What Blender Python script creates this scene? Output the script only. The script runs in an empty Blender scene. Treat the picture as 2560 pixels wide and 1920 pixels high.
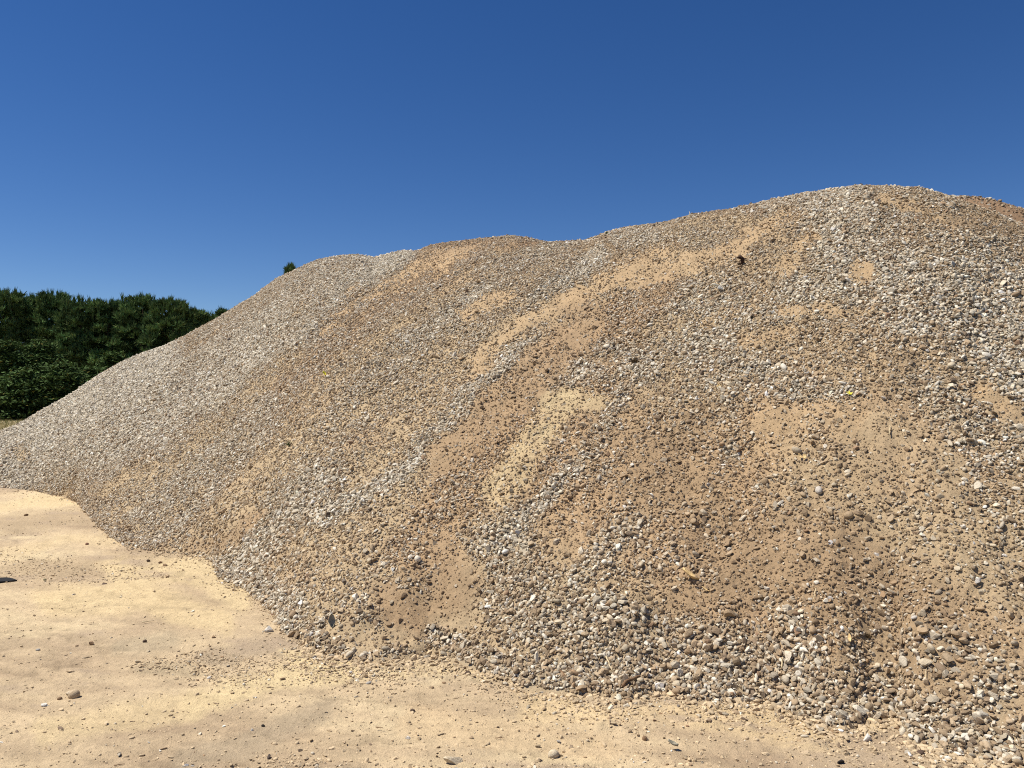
import bpy, math, random
import numpy as np
from mathutils import Vector, Matrix, Euler

random.seed(7)
rng = np.random.default_rng(11)
SC = bpy.context.scene
COL = SC.collection

# ------------------------------------------------------------------ camera, sky, sun, exposure
FPX, CX, CY = 1934.0, 1280.0, 960.0            # photograph: 2560 x 1920 px
EYE, PITCH = 1.6, math.radians(0.74)
cam_d = bpy.data.cameras.new('camera')
cam = bpy.data.objects.new('camera', cam_d)
COL.objects.link(cam)
cam.location = (0, 0, EYE)
cam.rotation_euler = (math.pi / 2 + PITCH, 0, 0)
cam_d.sensor_width = 36.0
cam_d.lens = 36.0 * FPX / 2560.0
cam_d.clip_start, cam_d.clip_end = 0.05, 4000
SC.camera = cam

SUN_EL, SUN_AZ = math.radians(62), math.radians(-88)   # azimuth from +Y, negative = left of the view
sun_dir = Vector((math.sin(SUN_AZ) * math.cos(SUN_EL), math.cos(SUN_AZ) * math.cos(SUN_EL), math.sin(SUN_EL)))
world = bpy.data.worlds.new('World')
SC.world = world
world.use_nodes = True
wn, wl = world.node_tree.nodes, world.node_tree.links
wn.clear()
wo = wn.new('ShaderNodeOutputWorld')
bg = wn.new('ShaderNodeBackground')
sky = wn.new('ShaderNodeTexSky')
sky.sky_type = 'NISHITA'
sky.sun_disc = False
sky.sun_elevation = SUN_EL
sky.sun_rotation = SUN_AZ
sky.altitude = 2500
sky.air_density = 1.0
sky.dust_density = 0.1
sky.ozone_density = 2.0
hs = wn.new('ShaderNodeHueSaturation')
hs.inputs['Saturation'].default_value = 1.3
hs.inputs['Hue'].default_value = 0.51
bg.inputs['Strength'].default_value = 0.066
wl.new(sky.outputs[0], hs.inputs['Color'])
wl.new(hs.outputs[0], bg.inputs['Color'])
wl.new(bg.outputs[0], wo.inputs['Surface'])

sun_d = bpy.data.lights.new('sun', 'SUN')
sun_d.energy = 4.7
sun_d.angle = math.radians(0.53)
sun_d.color = (1.0, 0.94, 0.84)
sun = bpy.data.objects.new('sun', sun_d)
COL.objects.link(sun)
sun.location = sun_dir * 40
sun.rotation_euler = sun_dir.to_track_quat('Z', 'Y').to_euler()

SC.view_settings.view_transform = 'Standard'
SC.view_settings.look = 'None'
SC.view_settings.exposure = 0.5
SC.view_settings.gamma = 1.0
SC.cycles.use_denoising = False
SC.cycles.filter_width = 1.1
SC.view_settings.use_curve_mapping = False

# ------------------------------------------------------------------ helpers
def tag(o, label=None, cat=None, group=None, kind=None):
    if label: o['label'] = label
    if cat: o['category'] = cat
    if group: o['group'] = group
    if kind: o['kind'] = kind
    return o

def link(name, mesh, mat=None, parent=None, loc=None):
    o = bpy.data.objects.new(name, mesh)
    COL.objects.link(o)
    if mat is not None and mesh is not None:
        mesh.materials.append(mat)
    if parent is not None: o.parent = parent
    if loc is not None: o.location = loc
    return o

def np_mesh(name, v, f, smooth=False):
    """v (n,3), f (m,3|4) arrays -> mesh"""
    v = np.asarray(v, np.float32); f = np.asarray(f, np.int32)
    m = bpy.data.meshes.new(name)
    k = f.shape[1]
    m.vertices.add(len(v)); m.vertices.foreach_set('co', v.ravel())
    m.loops.add(f.size); m.loops.foreach_set('vertex_index', f.ravel())
    m.polygons.add(len(f))
    m.polygons.foreach_set('loop_start', np.arange(0, f.size, k, dtype=np.int32))
    m.polygons.foreach_set('use_smooth', np.full(len(f), smooth, dtype=bool))
    m.update(calc_edges=True); m.validate()
    return m

def put_attr(m, name, kind, data, domain='POINT'):
    a = m.attributes.new(name, kind, domain)
    key = {'FLOAT_COLOR': 'color', 'FLOAT_VECTOR': 'vector', 'FLOAT': 'value', 'INT': 'value'}[kind]
    data = np.asarray(data, np.int32 if kind == 'INT' else np.float32)
    a.data.foreach_set(key, data.ravel())

def vnoise(x, y, seed=0):
    xi, yi = np.floor(x).astype(np.int64), np.floor(y).astype(np.int64)
    xf, yf = x - xi, y - yi
    def h(a, b):
        n = (a * 374761393 + b * 668265263 + seed * 974634777) & 0xFFFFFFFF
        n = ((n ^ (n >> 13)) * 1274126177) & 0xFFFFFFFF
        n = ((n ^ (n >> 16)) * 2246822519) & 0xFFFFFFFF
        return ((n ^ (n >> 15)) & 0xFFFFFF) / float(0xFFFFFF)
    sx, sy = xf * xf * (3 - 2 * xf), yf * yf * (3 - 2 * yf)
    a, b, c, d = h(xi, yi), h(xi + 1, yi), h(xi, yi + 1), h(xi + 1, yi + 1)
    return (a + (b - a) * sx) * (1 - sy) + (c + (d - c) * sx) * sy

def fbm(x, y, seed=0, o=4, g=0.5):
    t, amp, tot = 0.0, 1.0, 0.0
    for i in range(o):
        t = t + amp * (vnoise(x * 2 ** i + 17.3 * i, y * 2 ** i - 9.1 * i, seed + i) - 0.5)
        tot += amp; amp *= g
    return t / tot * 2.0           # about -1..1

def sstep(a, b, x):
    t = np.clip((x - a) / (b - a), 0, 1)
    return t * t * (3 - 2 * t)

CP, SP = math.cos(PITCH), math.sin(PITCH)
def ray(px, py):
    dx, dz = (px - CX) / FPX, (CY - py) / FPX
    return dx, CP - dz * SP, SP + dz * CP
def on_ground(px, py, z=0.0):
    x, y, zz = ray(px, py)
    k = (z - EYE) / zz
    return x * k, y * k
def to_px(X, Y, Z):
    z = Z - EYE
    yc = Y * CP + z * SP
    zc = -Y * SP + z * CP
    return CX + FPX * X / yc, CY - FPX * zc / yc

# ------------------------------------------------------------------ materials
def new_mat(name):
    m = bpy.data.materials.new(name); m.use_nodes = True
    n, l = m.node_tree.nodes, m.node_tree.links
    b = n['Principled BSDF']
    b.inputs['Roughness'].default_value = 0.9
    b.inputs['Specular IOR Level'].default_value = 0.25
    return m, n, l, b

def n_noise(n, l, vec, scale, detail=4, rough=0.6):
    t = n.new('ShaderNodeTexNoise')
    t.inputs['Scale'].default_value = scale
    t.inputs['Detail'].default_value = detail
    t.inputs['Roughness'].default_value = rough
    if vec is not None: l.new(vec, t.inputs['Vector'])
    return t.outputs['Fac']

def n_range(n, l, x, a, b, lo=0.0, hi=1.0):
    t = n.new('ShaderNodeMapRange')
    l.new(x, t.inputs[0])
    for i, v in enumerate((a, b, lo, hi)): t.inputs[1 + i].default_value = v
    return t.outputs[0]

def n_mix(n, l, fac, a, b, mode='MIX'):
    t = n.new('ShaderNodeMix'); t.data_type = 'RGBA'; t.blend_type = mode
    for s, v in ((t.inputs[0], fac), (t.inputs[6], a), (t.inputs[7], b)):
        if hasattr(v, 'is_linked'): l.new(v, s)
        elif isinstance(v, tuple): s.default_value = (*v, 1.0)[:4]
        else: s.default_value = v
    return t.outputs[2]

def n_bump(n, l, h, strength, dist, prev=None):
    t = n.new('ShaderNodeBump')
    t.inputs['Strength'].default_value = strength
    t.inputs['Distance'].default_value = dist
    l.new(h, t.inputs['Height'])
    if prev is not None: l.new(prev, t.inputs['Normal'])
    return t.outputs['Normal']

def sand_material(name, grain=1.0):
    m, n, l, b = new_mat(name)
    tc = n.new('ShaderNodeTexCoord').outputs['Object']
    at = n.new('ShaderNodeAttribute'); at.attribute_name = 'tone'
    f1 = n_noise(n, l, tc, 26, 6, 0.65)
    f2 = n_noise(n, l, tc, 140, 4, 0.7)
    f3 = n_noise(n, l, tc, 480, 2, 0.6)
    g = n.new('ShaderNodeHueSaturation')
    l.new(at.outputs['Color'], g.inputs['Color'])
    l.new(n_range(n, l, f1, 0.3, 0.7, 0.86, 1.13), g.inputs['Value'])
    c = n_mix(n, l, n_range(n, l, f2, 0.52, 0.75, 0.0, 0.55), g.outputs[0], (0.30, 0.215, 0.135))
    c = n_mix(n, l, n_range(n, l, f3, 0.57, 0.75, 0.0, 0.4), c, (0.62, 0.52, 0.38))
    l.new(c, b.inputs['Base Color'])
    nr = n_bump(n, l, f1, 0.5 * grain, 0.03)
    nr = n_bump(n, l, f2, 0.55 * grain, 0.008, nr)
    nr = n_bump(n, l, f3, 0.4 * grain, 0.003, nr)
    l.new(nr, b.inputs['Normal'])
    b.inputs['Roughness'].default_value = 0.95
    return m

def stone_material():
    m, n, l, b = new_mat('flint_stone')
    tc = n.new('ShaderNodeTexCoord').outputs['Object']
    oi = n.new('ShaderNodeObjectInfo')
    at = n.new('ShaderNodeAttribute'); at.attribute_type = 'INSTANCER'; at.attribute_name = 'tint'
    add = n.new('ShaderNodeVectorMath'); add.operation = 'MULTIPLY_ADD'
    comb = n.new('ShaderNodeCombineXYZ')
    for i in range(3): l.new(oi.outputs['Random'], comb.inputs[i])
    add.inputs[1].default_value = (1, 1, 1)
    sc = n.new('ShaderNodeVectorMath'); sc.operation = 'SCALE'; sc.inputs['Scale'].default_value = 37.0
    l.new(comb.outputs[0], sc.inputs[0])
    l.new(tc, add.inputs[0]); l.new(sc.outputs[0], add.inputs[2])
    v = add.outputs[0]
    f1 = n_noise(n, l, v, 1.5, 5, 0.6)
    f2 = n_noise(n, l, v, 7.0, 4, 0.65)
    g = n.new('ShaderNodeHueSaturation')
    l.new(at.outputs['Color'], g.inputs['Color'])
    l.new(n_range(n, l, f2, 0.3, 0.7, 0.78, 1.2), g.inputs['Value'])
    dark = n_mix(n, l, 1.0, g.outputs[0], (0.62, 0.57, 0.52), 'MULTIPLY')
    c = n_mix(n, l, n_range(n, l, f1, 0.57, 0.68, 0.0, 0.6), g.outputs[0], dark)
    l.new(c, b.inputs['Base Color'])
    l.new(n_bump(n, l, f2, 0.35, 0.12), b.inputs['Normal'])
    b.inputs['Roughness'].default_value = 0.8
    return m

def plain(name, col, var=0.25, scale=30, rough=0.85):
    m, n, l, b = new_mat(name)
    tc = n.new('ShaderNodeTexCoord').outputs['Object']
    f = n_noise(n, l, tc, scale, 4)
    d = tuple(c * (1 - var) for c in col); u = tuple(min(1, c * (1 + var)) for c in col)
    l.new(n_mix(n, l, n_range(n, l, f, 0.3, 0.7), d, u), b.inputs['Base Color'])
    l.new(n_bump(n, l, f, 0.4, 0.01), b.inputs['Normal'])
    b.inputs['Roughness'].default_value = rough
    return m

def leaf_material(name):
    m, n, l, b = new_mat(name)
    at = n.new('ShaderNodeAttribute'); at.attribute_name = 'tone'
    l.new(at.outputs['Color'], b.inputs['Base Color'])
    b.inputs['Roughness'].default_value = 0.85
    b.inputs['Specular IOR Level'].default_value = 0.08
    tr = n.new('ShaderNodeBsdfTranslucent')
    l.new(at.outputs['Color'], tr.inputs['Color'])
    mx = n.new('ShaderNodeMixShader'); mx.inputs[0].default_value = 0.12
    l.new(b.outputs[0], mx.inputs[1]); l.new(tr.outputs[0], mx.inputs[2])
    l.new(mx.outputs[0], n['Material Output'].inputs['Surface'])
    return m

M_SAND = sand_material('heap_sand', 1.1)
M_GROUND = sand_material('yard_sand', 1.3)
M_STONE = stone_material()
M_WOOD = plain('weathered_wood', (0.20, 0.12, 0.065), 0.4, 60)
M_PALEWOOD = plain('dry_straw', (0.58, 0.47, 0.29), 0.2, 60)
M_DARKWOOD = plain('dark_branch', (0.045, 0.022, 0.014), 0.4, 60)
M_DRYLEAF = plain('dry_leaf', (0.62, 0.44, 0.21), 0.25, 40)
M_YELLOW = plain('yellow_petal', (0.72, 0.66, 0.05), 0.2, 40)
M_GREYLEAF = plain('grey_leaf', (0.25, 0.23, 0.175), 0.25, 40)
M_TUFT = plain('dead_tuft', (0.13, 0.085, 0.04), 0.35, 40)
M_SHADOW_SHEET = plain('shadow_sheet', (0.014, 0.014, 0.015), 0.2, 40)  # near-black colour that paints a cast shadow on the yard
M_BARK = plain('bark', (0.09, 0.06, 0.042), 0.4, 4)
M_PINE = leaf_material('pine_needles')
M_LEAF = leaf_material('tree_leaves')
M_WEED = plain('weed_green', (0.10, 0.13, 0.05), 0.3, 30)

# ------------------------------------------------------------------ shape of the heap
# crest: photograph pixel and distance; toe: photograph pixel
CREST = [(-420,1100,14.6),(-200,1128,15.8),(0,1084,17.0),(55,1060,17.2),(185,984,17.9),(252,937,18.3),(304,908,18.6),(359,884,19.0),(414,866,19.3),
 (451,847,19.6),(538,799,20.0),(593,764,19.8),(640,738,19.5),(657,722,19.4),(698,693,19.1),(756,667,18.6),(796,650,18.3),(848,640,18.0),
 (895,638,17.6),(935,646,17.2),(958,640,17.0),(1010,627,16.5),(1039,629,16.2),(1080,612,15.8),(1132,605,15.3),(1219,596,14.6),(1280,590,14.1),
 (1323,597,13.8),(1373,607,13.5),(1465,602,13.0),(1517,582,12.7),(1569,568,12.4),(1656,558,11.9),(1725,540,11.5),(1766,532,11.3),(1830,524,11.0),
 (1920,504,10.7),(2007,487,10.4),(2094,476,10.1),(2140,468,10.0),(2209,468,9.8),(2296,473,9.6),(2354,487,9.45),(2400,503,9.35),(2470,528,9.2),(2560,566,9.0),
 (2750,640,8.6),(3000,760,8.0),(3300,930,7.2)]
TOE = [(-700,1240),(-420,1228),(-200,1222),(0,1220),(79,1226),(158,1239),(195,1254),(222,1290),(250,1320),(282,1345),(312,1362),(400,1378),(506,1392),(535,1402),(546,1442),
 (614,1470),(655,1506),(683,1529),(712,1578),(761,1607),(802,1627),(889,1650),(958,1652),(1031,1639),(1071,1622),(1095,1628),(1126,1636),
 (1175,1655),(1213,1673),(1275,1684),(1297,1704),(1367,1714),(1468,1729),(1526,1733),(1569,1745),(1627,1720),(1656,1718),(1714,1737),(1786,1752),
 (1880,1744),(1930,1752),(2007,1787),(2100,1814),(2135,1808),(2166,1787),(2247,1784),(2267,1842),(2354,1871),(2412,1883),(2498,1903),(2560,1917),(2750,1960),(3000,2010),(3300,2060)]
_c = []
for px, py, Y in CREST:
    x, y, z = ray(px, py); _c.append((x / y, Y, EYE + Y * z / y))
_c = np.array(_c)
_t = []
for px, py in TOE:
    X, Y = on_ground(px, py); _t.append((X / Y, Y))
_t = np.array(_t)

def heap_params(u):
    return np.interp(u, _t[:, 0], _t[:, 1]), np.interp(u, _c[:, 0], _c[:, 1]), np.interp(u, _c[:, 0], _c[:, 2])
_us = np.linspace(-1.1, 1.1, 1101)
def _soft(v, sig):
    k = np.exp(-0.5 * (np.arange(-int(3 * sig), int(3 * sig) + 1) / sig) ** 2); k /= k.sum()
    return np.convolve(np.pad(v, len(k) // 2, mode='edge'), k, 'valid')
_a = heap_params(_us)
_ya, _yb, _ys, _zs = _soft(_a[0], 13), _soft(_a[0], 24), _soft(_a[0], 42), _soft(_a[2], 26)

def heap_z(X, Y, rough=True):
    u = X / Y
    Yt, Yr, zr = heap_params(u)
    s0 = (Y - Yt) / (Yr - Yt)
    # the ragged toe and crest lines are local: lower and upper slope follow smoothed ones
    ya = np.interp(u, _us, _ya)
    d = np.clip(Y - ya, 0, 99)
    e2, e3 = np.exp(-d / 0.6), np.exp(-d / 1.6)
    Yts = ya * e2 + np.interp(u, _us, _yb) * (e3 - e2) + np.interp(u, _us, _ys) * (1 - e3)
    zrs = np.interp(u, _us, _zs)
    L = Yr - Yts
    s = (Y - Yts) / L
    t = np.clip(s, 0, 1)
    zr0 = zr
    zr = zrs + (zr - zrs) * t ** 2
    e = (zr0 - EYE) / Yr * L
    m = 1.12 * zr
    z = (t**3 - 2*t**2 + t) * m + (-2*t**3 + 3*t**2) * zr + (t**3 - t**2) * e
    z = np.where(s < 0, (Y - Yts) * 0.3, z)
    dd = Y - Yt
    z = z * (1 - np.exp(-np.clip(dd, 0, 99) / 0.22))
    z = np.maximum(z, 0.04 * (1 - np.exp(-np.clip(dd, 0, 99) / 0.06)))
    z = np.where(dd < 0, dd * 0.5, z)
    d = np.clip(Y - Yr, 0, None)
    es = e / L
    kc = 0.26
    d0 = (es + 0.62) / kc
    back = np.where(d < d0, es * d - 0.5 * kc * d * d, es * d0 - 0.5 * kc * d0 * d0 - 0.62 * (d - d0))
    z = np.where(s > 1, zr0 + back, z)
    if rough:
        a, b = (X - Y) * 0.7071, (X + Y) * 0.7071
        w = np.clip(np.abs(1 - s) * 5, 0.10, 1) * np.clip((Y - Yt) * 2.2, 0, 1)
        z = z + w * (0.10 * fbm(a * 0.75 + 0.12 * b, b * 0.16, 3, 3) + 0.05 * fbm(X * 1.6, Y * 1.6, 9, 4)
                     + 0.036 * fbm(X * 5.5, Y * 5.5, 15, 3)) + np.clip((Y - Yt) * 6, 0, 1) * 0.013 * fbm(X * 15, Y * 15, 21, 3)
    return z, s

def hit(px, py, far=40.0):
    """first point of the heap (or ground) that this photograph pixel looks at"""
    x, y, z = ray(px, py)
    Y = np.linspace(2.6, far, 9000)
    X, Z = x / y * Y, EYE + z / y * Y
    h, s = heap_z(X, Y)
    h = np.maximum(h, 0.0)
    i = np.argmax(Z <= h)
    return Vector((X[i], Y[i], float(h[i])))

def heap_normal(X, Y):
    d = 0.06
    zx = (heap_z(X + d, Y)[0] - heap_z(X - d, Y)[0]) / (2 * d)
    zy = (heap_z(X, Y + d)[0] - heap_z(X, Y - d)[0]) / (2 * d)
    n = np.stack([-zx, -zy, np.ones_like(zx)], -1)
    return n / np.linalg.norm(n, axis=-1, keepdims=True)

# what lies where on the heap: strokes in the 2212 x 1659 view of the photograph
K = 2560 / 2212
def stroke_field(px, py, pts, w):
    """0..1 closeness to a polyline"""
    p = np.array(pts, float) * K; w = w * K
    best = np.full(px.shape, 1e18)
    if len(p) == 1: best = (px - p[0, 0])**2 + (py - p[0, 1])**2
    for (x0, y0), (x1, y1) in zip(p[:-1], p[1:]):
        dx, dy = x1 - x0, y1 - y0
        t = np.clip(((px - x0) * dx + (py - y0) * dy) / (dx * dx + dy * dy), 0, 1)
        best = np.minimum(best, (px - x0 - t * dx)**2 + (py - y0 - t * dy)**2)
    return 1 - sstep(0.45 * w, 1.35 * w, np.sqrt(best))
ORANGE, YELLOW, BROWN, TAN, GREYS = (0.485,0.34,0.19), (0.57,0.445,0.255), (0.37,0.255,0.145), (0.465,0.35,0.21), (0.44,0.36,0.24)
SANDY = [  # points, half width, how bare, colour
 ([(1185,862),(1240,872),(1295,868)],26,.75,YELLOW), ([(1215,880),(1165,930),(1125,1000),(1075,1060)],36,.75,YELLOW),
 ([(1255,628),(1170,685),(1090,735),(1040,790)],26,.9,ORANGE), ([(1700,468),(1560,545),(1440,595),(1300,612)],24,.8,ORANGE),
 ([(1440,548),(1330,590),(1250,640)],24,.7,ORANGE), ([(1000,552),(870,602),(760,650),(700,700)],24,.8,ORANGE), ([(900,542),(1000,528),(1100,522)],22,.6,BROWN),
 ([(1085,640),(1010,675)],20,.8,ORANGE), ([(1260,690),(1200,760),(1120,850),(1040,910),(960,990)],46,.75,BROWN), ([(1320,790),(1240,740)],20,.6,BROWN),
 ([(1845,585),(1870,588)],22,.9,ORANGE), ([(1690,672),(1880,672)],11,.8,ORANGE), ([(1700,720),(1600,740)],15,.6,ORANGE),
 ([(1655,895),(1780,905),(1880,925)],42,.85,ORANGE), ([(1900,920),(1990,960),(2060,1010)],40,.65,TAN), ([(2120,850),(2212,890)],26,.8,ORANGE),
 ([(1640,960),(1760,1000),(1880,1030)],42,.6,ORANGE), ([(1330,960),(1450,1060),(1550,1150),(1640,1250)],95,.5,BROWN), ([(1400,1000),(1520,900)],48,.45,BROWN),
 ([(1800,1050),(2000,1120),(2150,1230)],140,.45,TAN), ([(830,1290),(900,1340)],34,.6,BROWN), ([(730,1375),(800,1385),(880,1378)],30,.95,TAN),
 ([(420,1185),(500,1160),(560,1110)],20,.85,BROWN), ([(860,1310),(1000,1270),(960,1180)],50,.5,BROWN), ([(640,760),(520,870),(420,960),(340,1040),(250,1110)],24,.55,TAN),
 ([(850,920),(880,950)],22,.6,TAN), ([(970,890),(880,965),(760,1040)],24,.45,TAN), ([(1900,432),(1990,450),(2050,485)],18,.85,ORANGE),
 ([(1755,500),(1720,540),(1690,600)],17,.7,ORANGE), ([(2060,470),(2150,490),(2260,520)],24,.7,BROWN), ([(700,650),(600,740)],18,.4,TAN),
 ([(760,560),(700,610),(640,660)],30,.45,TAN), ([(1500,480),(1600,460)],16,.6,TAN), ([(1560,1240),(1500,1290)],50,.5,BROWN), ([(330,1020),(200,1060)],16,.5,TAN),
 ([(1750,1200),(1900,1300),(2050,1400)],120,.35,BROWN), ([(640,960),(560,1030),(470,1100)],18,.4,TAN), ([(1530,700),(1620,660)],18,.5,ORANGE),
 ([(160,1080),(230,1120),(300,1150)],14,.3,TAN),([(20,975),(60,985)],14,.7,TAN)]
STONY = [  # points, half width, how dense, how pale, size
 ([(820,560),(700,640),(600,720),(400,860),(200,950),(40,1000)],72,1.1,.84,1.2), ([(330,770),(150,880),(0,960)],60,1.1,1.0,1.3),
 ([(880,545),(800,590),(720,650)],16,1.0,.9,1.0), ([(1300,548),(1240,592),(1150,645)],20,1.0,.8,1.0), ([(1420,505),(1330,520)],14,.8,.7,1.0),
 ([(1180,675),(1120,750),(1020,850),(930,945),(870,1015),(790,1065),(690,1120)],22,1.0,.85,1.05), ([(1810,470),(1830,540),(1930,620),(2090,690),(2200,790)],92,1.0,.70,1.1),
 ([(1700,620),(1800,640)],30,.9,.75,1.0), ([(2120,600),(2212,680)],70,1.0,.72,1.1), ([(1300,780),(1210,820)],34,.95,.6,1.1), ([(1290,770),(1400,800)],34,.9,.6,1.1),
 ([(1740,865),(1830,852)],30,1.0,.75,1.0), ([(1540,755),(1650,800),(1720,840)],30,.85,.7,1.05), ([(2020,850),(2212,960)],60,.8,.55,1.0), ([(1500,640),(1580,680),(1480,760)],38,.8,.65,1.05),
 ([(1100,1200),(1140,1330),(1350,1390),(1600,1420),(1700,1480),(1850,1530),(2000,1560),(2200,1630)],74,1.05,.46,1.05), ([(1000,1410),(1120,1450),(1300,1465),(1500,1490),(1700,1520),(1880,1570),(2050,1610),(2212,1650)],34,1.08,.46,1.1), ([(940,1380),(1050,1430),(1200,1465)],24,1.05,.45,1.05),
 ([(710,1030),(650,1080),(560,1170),(490,1225),(620,1330)],46,.95,.75,1.1), ([(680,1375),(760,1405),(880,1405)],11,1.0,.6,1.1), ([(1120,1190),(1130,1110),(1040,1180)],30,.9,.75,1.1),
 ([(1340,850),(1290,940),(1230,1030),(1180,1080),(1100,1160)],20,.95,.75,1.1), ([(1650,1280),(1700,1340),(1750,1420)],28,.9,.75,1.25), ([(560,880),(420,1010),(300,1090)],42,.8,.7,1.0),
 ([(1290,1310),(1360,1330)],30,.9,.6,1.3), ([(2000,1390),(2150,1480)],60,.6,.6,1.3), ([(1380,1130),(1240,1250)],30,.6,.6,1.2),([(1570,970),(1590,985)],14,.8,.8,1.2)]

HEAP_TONES = [ # broad streaks of soil colour: points, half width, colour, weight
 ([(1180,960),(1380,1080),(1600,1080),(1720,1200)],190,(0.45,0.30,0.165),.8), ([(1330,740),(1180,880),(1000,1050),(900,1200)],70,(0.43,0.285,0.155),.8),
 ([(1010,540),(860,620),(700,740),(560,900)],44,(0.44,0.29,0.16),.7), ([(1560,1200),(1540,1330),(1700,1420)],120,(0.41,0.27,0.15),.7),
 ([(1700,900),(1900,960),(2050,1050)],110,(0.50,0.34,0.195),.7), ([(1450,620),(1300,700),(1200,760)],40,(0.46,0.30,0.165),.7),
 ([(700,556),(760,553),(800,562)],12,(0.33,0.225,0.135),.9), ([(930,528),(1040,516),(1160,520)],14,(0.38,0.25,0.145),.9), ([(1500,462),(1640,452)],12,(0.38,0.255,0.15),.7),
 ([(1960,1250),(2150,1350),(2212,1450)],110,(0.45,0.315,0.185),.6), ([(420,1010),(300,1090)],30,(0.46,0.335,0.195),.6)]
def cover(X, Y, Z):
    """bareness, stone density, paleness, size and sand colour at heap points"""
    px, py = to_px(X, Y, Z)
    wx = 22 * fbm(px / 55, py / 55, 51, 3); wy = 22 * fbm(px / 55 + 40, py / 55, 57, 3)
    wx = wx + 9 * fbm(px / 14, py / 14, 53, 2); wy = wy + 9 * fbm(px / 14 + 9, py / 14, 58, 2)
    px, py = px + wx, py + wy
    grain = fbm(X * 4.5, Y * 4.5, 45, 4, 0.6)
    a, b = (X - Y) * 0.7071, (X + Y) * 0.7071
    streak = 1.25 * fbm(a * 2.2 + 0.2 * b, b * 0.30, 31, 5, 0.6)
    patch = fbm(X * 2.4, Y * 2.4, 37, 4)
    rightish = sstep(-1.0, 2.0, X)
    v = streak * (1 - 0.6 * rightish) + patch * (0.35 + 0.5 * rightish)
    dens = 0.58 + 0.60 * v
    pale = 0.53 + 0.42 * v - 0.11 * rightish
    size = 1.0 + 0.12 * patch
    tone = np.empty(X.shape + (3,)); tone[:] = TAN
    br = sstep(-0.3, 0.5, fbm(X * 0.8 + 5, Y * 0.8, 41, 4))[..., None]
    tone = tone * (1 - 0.6 * br) + np.array((0.44, 0.305, 0.175)) * 0.6 * br
    for pts, w, c, a_ in HEAP_TONES:
        f = stroke_field(px, py, pts, w)
        tone = tone + (f * a_)[..., None] * (np.array(c) - tone)
        pale = pale - 0.10 * f * a_
    for pts, w, dn, pl, sz in STONY:
        f = stroke_field(px, py, pts, w)
        dens = dens + f * (dn * 1.05 - dens)
        pale = pale + f * (pl - pale)
        size = size + f * (sz - size)
        tone = tone + (f * 0.45)[..., None] * (np.array(GREYS) - tone)
    for pts, w, bare, c in SANDY:
        f = stroke_field(px, py, pts, w)
        fb = np.clip(f * (0.95 + 0.8 * grain + 0.6 * streak), 0, 1)
        dens = dens * (1 - np.clip(1.05 * fb * bare, 0, 0.93))
        pale = pale * (1 - 0.35 * f * bare)
        tone = tone + (f * (0.75 + 0.5 * grain))[..., None] * (np.array(c) - tone)
    tone = tone * (0.90 * (1 + 0.14 * fbm(X * 6, Y * 6, 61, 4, 0.6)) * (1 - 0.08 * rightish))[..., None]
    return np.clip(dens, 0.03, 1.1), np.clip(pale, 0.05, 1), size, tone

# ------------------------------------------------------------------ ground
def grid_faces(nr, nc):
    i = np.arange(nr - 1)[:, None] * nc + np.arange(nc - 1)[None]
    return np.stack([i, i + 1, i + nc + 1, i + nc], -1).reshape(-1, 4)

GROUND_TONES = [ # strokes in the same view: points, half width, colour, weight
 ([(0,1095),(90,1080),(170,1078)],12,(0.60,0.47,0.27),.9), ([(0,1140),(150,1112),(260,1125)],20,(0.45,0.34,0.21),.8), ([(0,1200),(140,1165),(300,1160)],12,(0.58,0.45,0.26),.7),
 ([(0,1235),(180,1225),(330,1205)],20,(0.46,0.345,0.21),.7), ([(250,1240),(420,1230),(520,1290)],34,(0.60,0.47,0.265),.8), ([(100,1300),(300,1290),(470,1340)],34,(0.60,0.465,0.26),.8),
 ([(0,1390),(160,1390),(260,1370),(340,1345)],18,(0.46,0.345,0.22),.7), ([(250,1395),(360,1385)],20,(0.46,0.37,0.24),.7), ([(440,1420),(540,1410),(600,1395)],20,(0.42,0.325,0.215),.85),
 ([(300,1440),(420,1455)],16,(0.47,0.37,0.23),.7), ([(420,1520),(600,1465),(760,1440),(640,1430)],30,(0.62,0.49,0.275),.9), ([(100,1580),(280,1550),(420,1520)],32,(0.59,0.46,0.26),.7),
 ([(400,1640),(520,1620),(640,1560),(700,1530)],30,(0.44,0.345,0.225),.85), ([(850,1450),(1000,1440),(1120,1470)],16,(0.60,0.47,0.27),.7), ([(960,1480),(1120,1490)],16,(0.47,0.35,0.225),.6),
 ([(1150,1530),(1400,1520),(1800,1590)],38,(0.60,0.455,0.255),.7), ([(900,1560),(1300,1620)],40,(0.54,0.40,0.235),.6), ([(2000,1640),(2212,1659)],16,(0.44,0.33,0.21),.8),
 ([(1450,1480),(1500,1500)],16,(0.61,0.47,0.27),.8),([(1880,1570),(1960,1545)],16,(0.62,0.48,0.28),.7)]

def ground_z(X, Y):
    near = 1 - sstep(14, 26, Y)
    r = 0.022 * fbm(X * 0.55, Y * 0.9, 71, 3) + 0.017 * fbm(X * 1.6 - Y * 0.5, Y * 4.6 + X * 0.9, 75, 5, 0.6) + 0.009 * fbm(X * 9, Y * 14, 81, 3)
    lump = np.clip(fbm(X * 7, Y * 9, 87, 3) - 0.25, 0, 1) * 0.05 * sstep(-0.1, 0.4, fbm(X * 0.9, Y * 1.1, 91, 2))
    scuff = fbm(X * 0.9 - Y * 0.25, Y * 4.2 + X * 0.8, 141, 4, 0.6)
    r = r - 0.010 * np.exp(-(scuff / 0.05) ** 2) * sstep(-0.05, 0.35, fbm(X * 0.7, Y * 0.9, 143, 3))
    return near * (r + lump) - 0.012

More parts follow.
